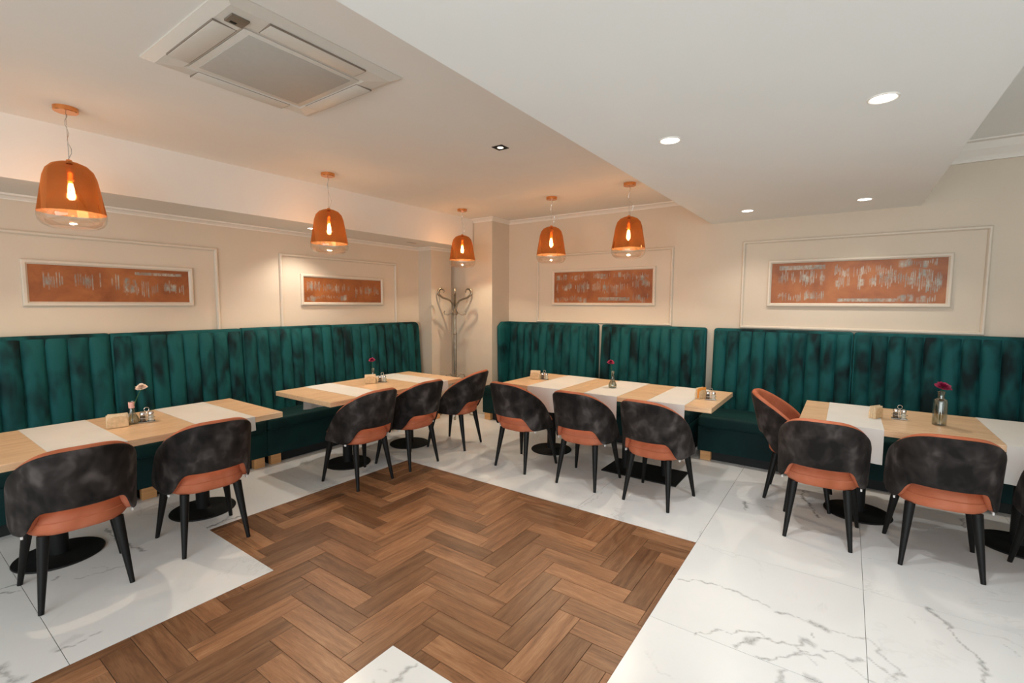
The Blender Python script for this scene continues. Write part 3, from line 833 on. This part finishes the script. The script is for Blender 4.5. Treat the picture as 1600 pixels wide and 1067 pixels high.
def runner(along, c0, c1, f, b, label, hang_f=0.235, hang_b=0.235):
    """cloth strip across a table; along='x' means the table runs along X"""
    t = 0.0016; zt = ZT + 0.0006
    prof = []
    def add(y, z, n): prof.append((y, z, n))
    out = [(f - 0.0022, zt - hang_f), (f - 0.0030, zt - hang_f * 0.5), (f - 0.0022, zt - 0.006), (f - 0.001, zt - 0.001), (f + 0.005, zt), ((f + b) / 2, zt), (b - 0.005, zt), (b + 0.001, zt - 0.001), (b + 0.0022, zt - 0.006), (b + 0.0030, zt - hang_b * 0.5), (b + 0.0022, zt - hang_b)]
    out2 = []
    ctr = (f + b) / 2
    for y, z in out:
        ny = -1 if y < f + 0.002 else (1 if y > b - 0.002 else 0); nz = 1 if z > zt - 0.003 else 0
        out2.append((y + ny * t, z + nz * t))
    ring = out + out2[::-1]; k = len(ring); n = 10
    cm_ = (c0 + c1) / 2; bm = bmesh.new(); rows = []
    for i in range(n + 1):
        u = c0 + (c1 - c0) * i / n - cm_
        row = []
        for y, z in ring:
            w = max(0.0, (zt - 0.02 - z)) ; dy = (0.012 * math.sin(u * 38 + c0 * 9) - 0.010) * min(1, w / 0.2)
            yy = y - ctr + (dy if y < ctr else -dy)
            row.append(bm.verts.new((u, yy, z - ZT) if along == 'x' else (-yy, u, z - ZT)))
        rows.append(row)
    for a, b_ in zip(rows[:-1], rows[1:]):
        for j in range(k): bm.faces.new((a[j], a[(j + 1) % k], b_[(j + 1) % k], b_[j]))
    for row in (rows[0], rows[-1]):
        for j in range(len(out) - 1):
            bm.faces.new((row[j], row[j + 1], row[k - 2 - j], row[k - 1 - j]))
    loc = (cm_, ctr, ZT) if along == 'x' else (-ctr, cm_, ZT)
    o = bm_obj('table_runner', bm, 'linen', None, loc, smooth=True, angle=40)
    return tag(o, label, 'table runner', 'white linen table runners')
# for tables along Y the strip runs from the aisle edge (-x) backwards: use mirrored coordinate -x
runner('y', 0.600, 0.935, 3.515, 4.385, 'linen runner on the white flower table beside the napkin holder', 0.10)
runner('y', 1.345, 1.690, 3.515, 4.385, 'linen runner at the free end of the white flower table', 0.10)
runner('y', 2.595, 2.890, 3.515, 4.385, 'linen runner on the coat stand table, away from the coat stand', 0.10)
runner('y', 3.440, 3.745, 3.515, 4.385, 'linen runner on the coat stand table beyond the red flower', 0.10)
runner('x', -2.635, -2.262, 3.995, 4.865, 'linen runner on the small oak table beside the beige pier')
runner('x', -1.995, -1.665, 3.995, 4.865, 'linen runner under the red flower flask')
runner('x', -1.385, -1.065, 3.995, 4.865, 'linen runner by the orange napkin at the table end')
runner('x', -0.085, 0.243, 3.995, 4.865, 'linen runner with napkins on the bottle vase table')
runner('x', 0.825, 1.150, 3.995, 4.865, 'linen runner on the bottle vase table beyond the vase')

# ------------------------------------------------------------------ things on the tables
def flask_vase(x, y, h, label):
    root = empty('bud_vase', (x, y, ZT + 0.0025)); tag(root, label, 'vase', 'glass bud vases')
    s = h / 0.16
    pr = [(0, 0), (0.034, 0), (0.040, 0.006), (0.041, 0.022), (0.034, 0.045), (0.020, 0.072), (0.0145, 0.095), (0.0135, 0.135), (0.0175, 0.160)]
    inn = [(r - 0.0022, z + (0.004 if z < 0.03 else 0)) for r, z in pr[1:]][::-1]
    lathe('body', [(r * s ** 0.5, z * s) for r, z in pr] + [(max(0.0, r * s ** 0.5), z * s) for r, z in inn] + [(0, 0.006)], 'vase_glass', root)
    lathe('water', [(0, 0.007), (0.034, 0.007), (0.0375, 0.022), (0.031, 0.044), (0.022, 0.060), (0, 0.060)], 'glass', root)
    return root
def flower(x, y, z0, top, dx, dy, mat, label, r=0.026):
    root = empty('cut_flower', (x, y, z0)); tag(root, label, 'flower', 'single cut flowers')
    pts = [(dx * t * t, dy * t * t, (top - z0) * t) for t in [i / 10 for i in range(11)]]
    tube('stem', pts, 0.0022, 'stem', root, n=6)
    rng = random.Random(int((x + 9) * 1000))
    bm = bmesh.new()
    for ring, (n, rr, tilt, zz) in enumerate([(13, 1.0, 0.12, 0.0), (12, 0.86, 0.42, 0.004), (10, 0.66, 0.80, 0.008), (7, 0.42, 1.15, 0.011), (4, 0.22, 1.4, 0.013)]):
        for i in range(n):
            a = 2 * math.pi * (i + 0.37 * ring) / n + rng.uniform(-.1, .1); L = r * rr * rng.uniform(0.9, 1.1) + 0.004; w = r * 0.30
            ca, sa = math.cos(a), math.sin(a); ct, st = math.cos(tilt), math.sin(tilt)
            def P(u, v, hh): return bm.verts.new((ca * (u * ct) - sa * v, sa * (u * ct) + ca * v, zz + u * st + hh))
            a0 = P(0, -0.001, 0); a1 = P(0, 0.001, 0); b0 = P(L * 0.6, -w, 0.001); b1 = P(L * 0.6, w, 0.001); m = P(L * 0.6, 0, 0.004); c0 = P(L, -w * 0.5, 0.002); c1 = P(L, w * 0.5, 0.002)
            bm.faces.new((a0, b0, m)); bm.faces.new((a1, m, b1)); bm.faces.new((a0, m, a1)); bm.faces.new((b0, c0, m)); bm.faces.new((m, c1, b1)); bm.faces.new((m, c0, c1))
    bm_obj('bloom', bm, mat, root, (dx, dy, top - z0), (0.25, 0.2, 0))
    lathe('calyx', [(0, -0.014), (0.005, -0.012), (0.009, -0.002), (0.006, 0.002), (0, 0.002)], 'stem', root, (dx, dy, top - z0), 10)
    return root
flask_vase(-3.991, 1.096, 0.155, 'small flask vase with a pink paper band holding the white flower')
b = lathe('neck_band', [(0.0155, 0.108), (0.0165, 0.108), (0.0180, 0.150), (0.0168, 0.150)], 'paper_label', bpy.data.objects['bud_vase'], closed=True)
b['label'] = 'pink paper band'
flower(-3.991, 1.096, ZT + 0.012, ZT + 0.245, 0.045, 0.05, 'cream_petal', 'cream white carnation leaning from the banded flask', 0.033)
flask_vase(-4.074, 3.194, 0.150, 'small flask vase with a red flower behind napkins on the coat stand table')
flower(-4.074, 3.194, ZT + 0.012, ZT + 0.23, 0.0, -0.01, 'magenta', 'dark red carnation on the coat stand table', 0.032)
flask_vase(-1.883, 4.400, 0.168, 'clear flask vase standing on a linen runner')
flower(-1.883, 4.400, ZT + 0.014, ZT + 0.25, -0.02, -0.01, 'magenta', 'dark red carnation above three linen runners', 0.033)
# tall bottle vase
root = empty('bottle_vase', (0.566, 4.401, ZT)); tag(root, 'tall clear glass bottle vase with a screw neck', 'vase')
pr = [(0, 0), (0.036, 0), (0.040, 0.005), (0.040, 0.165), (0.036, 0.178), (0.021, 0.188), (0.0195, 0.195), (0.0195, 0.222), (0.0225, 0.224), (0.0225, 0.238), (0.0195, 0.240)]
lathe('body', pr + [(r - 0.003, z) for r, z in pr[2:]][::-1] + [(0.034, 0.008), (0, 0.008)], 'vase_glass', root)
lathe('water', [(0, 0.009), (0.0355, 0.009), (0.0355, 0.09), (0, 0.09)], 'glass', root)
flower(0.566, 4.401, ZT + 0.012, ZT + 0.265, 0.003, 0.0, 'magenta', 'magenta carnation in the tall bottle vase', 0.046)

def napkin_holder(x, y, rz, label, orange=False):
    root = empty('napkin_holder', (x, y, ZT + 0.0025), R(rz)); tag(root, label, 'napkin holder', 'napkin holders on the tables')
    bm = bmesh.new(); bm_box(bm, -0.055, 0.055, -0.022, 0.022, 0, 0.006, 0.001); bm_obj('base', bm, 'napkin_wood', root)
    for s in (-1, 1):
        bm = bmesh.new()
        out = [(-0.055, 0.005), (0.055, 0.005), (0.055, 0.05), (0.045, 0.066), (0.02, 0.075), (-0.02, 0.075), (-0.045, 0.066), (-0.055, 0.05)]
        f0 = [bm.verts.new((a, s * 0.019, z)) for a, z in out]; f1 = [bm.verts.new((a, s * 0.0225, z)) for a, z in out]
        bm.faces.new(f0); bm.faces.new(f1[::-1])
        for i in range(8): bm.faces.new((f0[i], f1[i], f1[(i + 1) % 8], f0[(i + 1) % 8]))
        bm_obj('side_plate', bm, 'napkin_wood', root)
    rng = random.Random(int(x * 100))
    for i in range(7):
        yy = -0.0155 + i * 0.0052; hgt = 0.088 + rng.uniform(-0.005, 0.008); sh = rng.uniform(-0.006, 0.006)
        bm = bmesh.new(); bm_box(bm, -0.053 + sh, 0.053 + sh, yy - 0.002, yy + 0.002, 0.006, hgt)
        for v in bm.verts:
            if v.co.z > 0.05 and v.co.x > 0: v.co.z -= 0.012 * ((i * 37) % 5) / 4
        bm_obj('napkin', bm, 'napkin_orange' if orange and i < 3 else 'napkin', root)
    return root
napkin_holder(-3.955, 1.005, 80, 'fan of beige napkins beside the white flower flask')
napkin_holder(-4.03, 3.120, 60, 'beige napkins in a holder on the coat stand table')
napkin_holder(-2.80, 4.40, 15, 'beige napkins in a holder on the small oak table')
napkin_holder(-1.035, 4.390, 70, 'napkin holder with an orange napkin at a table end', True)
napkin_holder(0.212, 4.40, 65, 'beige napkins standing on the runner near the tall bottle vase')

def condiment(x, y, rz, label):
    root = empty('condiment_caddy', (x, y, ZT + 0.0025), R(rz)); tag(root, label, 'condiment set', 'salt and pepper sets')
    bm = bmesh.new(); bm_box(bm, -0.046, 0.046, -0.026, 0.026, 0, 0.005, 0.002); bm_obj('tray', bm, 'steel', root)
    pts = [(0, 0, 0.005), (0, 0, 0.075)] + [(0.014 * math.sin(a), 0, 0.089 - 0.014 * math.cos(a)) for a in [i * math.pi / 8 for i in range(17)]]
    tube('handle', pts, 0.002, 'steel', root, n=6)
    bm = bmesh.new()
    rail = [(0.045 * math.copysign(abs(math.cos(a)) ** 0.6, math.cos(a)), 0.026 * math.copysign(abs(math.sin(a)) ** 0.6, math.sin(a)), 0.03) for a in [2 * math.pi * i / 32 for i in range(33)]]
    bm_tube(bm, rail, 0.0015, 6); bm_obj('rail', bm, 'steel', root, smooth=True)
    for s, fill in ((-1, 'pepper'), (1, 'salt')):
        sh = lathe('shaker', [(0, 0.006), (0.017, 0.006), (0.018, 0.01), (0.0155, 0.052), (0.0155, 0.056), (0, 0.056)], 'vase_glass', root, (s * 0.023, 0, 0), 16)
        lathe('filling', [(0, 0.008), (0.0155, 0.008), (0.0145, 0.044), (0, 0.044)], fill, sh, n=14)
        lathe('cap', [(0.0168, 0.052), (0.0168, 0.062), (0.013, 0.070), (0.005, 0.074), (0, 0.0745)], 'steel', sh, n=16)
    return root
condiment(-3.965, 1.172, 75, 'salt and pepper set beside the white flower flask')
condiment(-3.985, 3.245, 60, 'salt and pepper set on the coat stand table')
condiment(-2.700, 4.43, 10, 'salt and pepper set on the small oak table')
condiment(-0.945, 4.36, 20, 'salt and pepper set beside the orange napkin')
condiment(0.352, 4.45, 5, 'salt and pepper set beside the tall bottle vase')

# ------------------------------------------------------------------ pendants
def make_pendant():
    root = empty('pendant_lamp')
    lathe('canopy', [(0, 0), (0.060, 0), (0.060, -0.024), (0.056, -0.028), (0, -0.028)], 'copper', root, n=32)
    cord_top = -0.028
    tube('cord', [(0, 0, cord_top), (0, 0, -0.325)], 0.0022, 'steel', root, n=6)
    tube('flex', [(-0.01 , 0, cord_top)] + [(0.013 * math.sin(i * 1.1) + (0.040 * math.sin((i - 6) / 6 * math.pi) if i > 6 else 0), 0.010 * math.cos(i * 1.3), cord_top - 0.295 * i / 12) for i in range(1, 13)], 0.0020, 'steel', root, n=5)
    tp = -0.322
    dome = [(0.012, tp), (0.045, tp - 0.004), (0.085, tp - 0.022), (0.112, tp - 0.052), (0.127, tp - 0.095), (0.140, tp - 0.170), (0.152, tp - 0.245), (0.163, tp - 0.310)]
    lathe('shade', dome, 'copper_glass', root, n=48)
    clear = [(0.163, tp - 0.310), (0.165, tp - 0.335), (0.160, tp - 0.360), (0.143, tp - 0.385), (0.115, tp - 0.400)]
    lathe('clear_rim', clear, 'glass', root, n=48)
    lathe('socket', [(0, tp + 0.012), (0.013, tp + 0.012), (0.018, tp), (0.020, tp - 0.06), (0.023, tp - 0.065), (0.023, tp - 0.110), (0.0, tp - 0.110)], 'copper', root, n=20)
    b = lathe('bulb', [(0.012, tp - 0.111), (0.015, tp - 0.125), (0.028, tp - 0.160), (0.029, tp - 0.195), (0.018, tp - 0.228), (0, tp - 0.236)], 'bulb_glass', root, n=18)
    bm = bmesh.new()
    for q in range(5):
        a = 2 * math.pi * q / 5; bm_tube(bm, [(0.006 * math.cos(a), 0.006 * math.sin(a), tp - 0.130), (0.013 * math.cos(a), 0.013 * math.sin(a), tp - 0.165), (0.012 * math.cos(a), 0.012 * math.sin(a), tp - 0.215)], 0.0038, 6)
    bm_obj('filament', bm, 'bulb', b)
    return root
PEND = [(-3.937, 0.848, 'copper glass pendant lamp above the white flower table'), (-3.929, 2.621, 'copper glass pendant lamp above the coat stand table, before the bulkhead downlight'),
        (-4.006, 4.553, 'copper glass pendant lamp hanging in front of the coat stand'), (-2.732, 4.599, 'copper glass pendant lamp above the small oak table by the beige pier'),
        (-1.792, 4.500, 'copper glass pendant lamp hanging closest to the soffit edge')]
pend0 = make_pendant()
for i, (x, y, lab) in enumerate(PEND):
    p = pend0 if i == 0 else copy_tree(pend0)
    p.location = (x, y, ZC); tag(p, lab, 'pendant lamp', 'copper glass pendant lamps')
    d = bpy.data.lights.new('pendant_light', 'POINT'); d.energy = 30; d.color = (1.0, 0.90, 0.77); d.shadow_soft_size = 0.022
    l = bpy.data.objects.new('pendant_light', d); COL.objects.link(l); l.location = (x, y, ZC - 0.322 - 0.206)

# ------------------------------------------------------------------ downlights
def downlight(x, y, z, label, r=0.058, energy=14, group='round soffit downlights', col=(1.0, 0.91, 0.80)):
    root = empty('downlight', (x, y, z)); tag(root, label, 'downlight', group)
    lathe('trim_ring', [(r, 0), (r, -0.004), (r * 0.90, -0.006), (r * 0.78, -0.002), (r * 0.78, 0)], 'white_plastic', root, n=32, closed=True)
    lathe('lens', [(0, -0.0035), (r * 0.8, -0.0035)], 'lens', root, n=32)
    d = bpy.data.lights.new('downlight_beam', 'SPOT'); d.energy = energy; d.color = col; d.spot_size = R(122); d.spot_blend = 0.7; d.shadow_soft_size = 0.04
    l = bpy.data.objects.new('downlight_beam', d); COL.objects.link(l); l.location = (x, y, z - 0.012)
    return root
downlight(0.080, 2.630, ZS, 'round downlight in the white soffit over the open marble floor, towards the raised ceiling', energy=40, col=(0.98, 0.99, 0.98))
downlight(-0.829, 2.640, ZS, 'round downlight in the white soffit, over the wood floor corner', energy=40, col=(0.98, 0.99, 0.98))
downlight(-0.817, 4.993, ZS, 'round downlight in the soffit near the back wall, between the two back pictures', energy=22)
downlight(0.071, 5.001, ZS, 'round downlight in the soffit shining on the bright copper picture', energy=32)
downlight(-4.62, 2.875, ZK, 'small downlight under the left bulkhead lighting the wall moulding', 0.045, 36, 'bulkhead downlights')

def square_light(x, y, z, lit, label, s=0.047):
    root = empty('square_downlight', (x, y, z)); tag(root, label, 'downlight')
    bm = bmesh.new()
    for a, b in ((s, s * 0.74),):
        o = [bm.verts.new((sx * a, sy * a, -0.004)) for sx, sy in ((-1, -1), (1, -1), (1, 1), (-1, 1))]
        t = [bm.verts.new((sx * a, sy * a, 0)) for sx, sy in ((-1, -1), (1, -1), (1, 1), (-1, 1))]
        i = [bm.verts.new((sx * b, sy * b, -0.004)) for sx, sy in ((-1, -1), (1, -1), (1, 1), (-1, 1))]
        u = [bm.verts.new((sx * b * 0.9, sy * b * 0.9, -0.0008)) for sx, sy in ((-1, -1), (1, -1), (1, 1), (-1, 1))]
        for k in range(4):
            l = (k + 1) % 4
            bm.faces.new((o[k], o[l], i[l], i[k])); bm.faces.new((o[k], t[k], t[l], o[l])); bm.faces.new((i[k], i[l], u[l], u[k]))
        bm.faces.new(u)
    bm_obj('housing', bm, 'black_metal', root)
    if lit: lathe('lens', [(0, -0.003), (s * 0.5, -0.003)], 'lens_dim', root, n=20)
    return root
square_light(-2.20, 2.938, ZC, True, 'small black square downlight in the beige ceiling')
root = box('air_slot', -4.632, -4.622, 4.195, 4.355, ZK - 0.003, ZK, 'ac_dark', origin=(-4.627, 4.275, ZK)); tag(root, 'thin dark slot under the bulkhead near the coat stand', 'vent')

# ------------------------------------------------------------------ air conditioner cassette
ac = empty('air_conditioner', (-2.395, 1.325, ZC)); tag(ac, 'white square ceiling cassette air conditioner with grey intake grille', 'air conditioner')
bm = bmesh.new()
H2 = 0.435
def sq(h, z): return [bm.verts.new((sx * h, sy * h, z)) for sx, sy in ((-1, -1), (1, -1), (1, 1), (-1, 1))]
r0, r1, r2, r3, r4 = sq(H2, 0), sq(H2, -0.006), sq(H2 - 0.045, -0.026), sq(0.30, -0.034), sq(0.285, -0.028)
for a, b_ in ((r0, r1), (r1, r2), (r2, r3), (r3, r4)):
    for k in range(4): bm.faces.new((a[k], a[(k + 1) % 4], b_[(k + 1) % 4], b_[k]))
bm.faces.new(r4); bm_obj('panel', bm, 'ac_body', ac)
gr_ = box('intake_grille', -0.245, 0.245, -0.255, 0.255, -0.036, -0.030, 'ac_grille', ac, bevel=0.002)
box('grille_frame', -0.275, 0.275, -0.285, 0.285, -0.0335, -0.029, 'ac_body', ac, bevel=0.002)
for (cx, cy, hx, hy) in ((0, -0.345, 0.235, 0.045), (0, 0.345, 0.235, 0.045), (-0.345, 0, 0.045, 0.235), (0.345, 0, 0.045, 0.235)):
    box('louvre_gap', cx - hx - 0.003, cx + hx + 0.003, cy - hy - 0.003, cy + hy + 0.003, -0.0345, -0.027, 'ac_dark', ac)
    box('louvre', cx - hx, cx + hx, cy - hy, cy + hy, -0.0365, -0.027, 'ac_body', ac, bevel=0.002)
bd = box('badge', 0.275, 0.345, -0.365, -0.295, -0.0375, -0.030, 'badge', ac, bevel=0.001)
box('badge_mark', 0.285, 0.300, -0.350, -0.325, -0.0382, -0.037, 'black', bd)

# ------------------------------------------------------------------ coat stand
cs = empty('coat_stand', (-4.437, 4.885, 0)); tag(cs, 'antique bronze coat stand with curled hooks in the room corner', 'coat stand')
HT = 1.81
lathe('pole', [(0, 0.16), (0.021, 0.16), (0.021, 0.50), (0.026, 0.505), (0.026, 0.525), (0.019, 0.53), (0.019, 1.15), (0.023, 1.155), (0.023, 1.17), (0.017, 1.175), (0.017, HT - 0.02), (0.012, HT - 0.004), (0, HT)], 'bronze', cs, n=20)
def spiral(cx, cz, r0, a0, turns, n=14): return [(cx + r0 * (1 - 0.55 * i / n) * math.cos(a0 + turns * 2 * math.pi * i / n), cz + r0 * (1 - 0.55 * i / n) * math.sin(a0 + turns * 2 * math.pi * i / n)) for i in range(n + 1)]
for k in range(6):
    a = R(12 + 60 * k); ca, sa = math.cos(a), math.sin(a)
    pr2 = [(0.016, HT - 0.30), (0.03, HT - 0.24), (0.07, HT - 0.19), (0.13, HT - 0.165), (0.19, HT - 0.15), (0.235, HT - 0.12)]
    pr2 += spiral(0.205, HT - 0.07, 0.062, -0.85, 0.68)
    tube('hook', [(ca * r, sa * r, z) for r, z in pr2], [0.0135] * 6 + [0.0135 - 0.005 * i / 14 for i in range(15)], 'bronze', cs, n=8)
for k in range(4):
    a = R(30 + 90 * k); ca, sa = math.cos(a), math.sin(a)
    pr2 = [(0.014, HT - 0.29), (0.05, HT - 0.36), (0.10, HT - 0.385), (0.145, HT - 0.375), (0.155, HT - 0.35), (0.14, HT - 0.335)]
    tube('small_hook', [(ca * r, sa * r, z) for r, z in pr2], 0.009, 'bronze', cs, n=8)
for k in range(4):
    a = R(40 + 90 * k); ca, sa = math.cos(a), math.sin(a)
    pr2 = [(0.02, 0.55), (0.07, 0.60), (0.125, 0.585), (0.14, 0.50), (0.09, 0.34), (0.09, 0.18), (0.14, 0.08), (0.21, 0.02), (0.25, 0.010)]
    tube('leg', [(ca * r, sa * r, z) for r, z in pr2], 0.010, 'bronze', cs, n=8)
bm = bmesh.new(); bm_tube(bm, [(0.10 * math.cos(2 * math.pi * i / 32), 0.10 * math.sin(2 * math.pi * i / 32), 0.24) for i in range(33)], 0.006, 8, False)
bm_obj('ring', bm, 'bronze', cs, smooth=True)
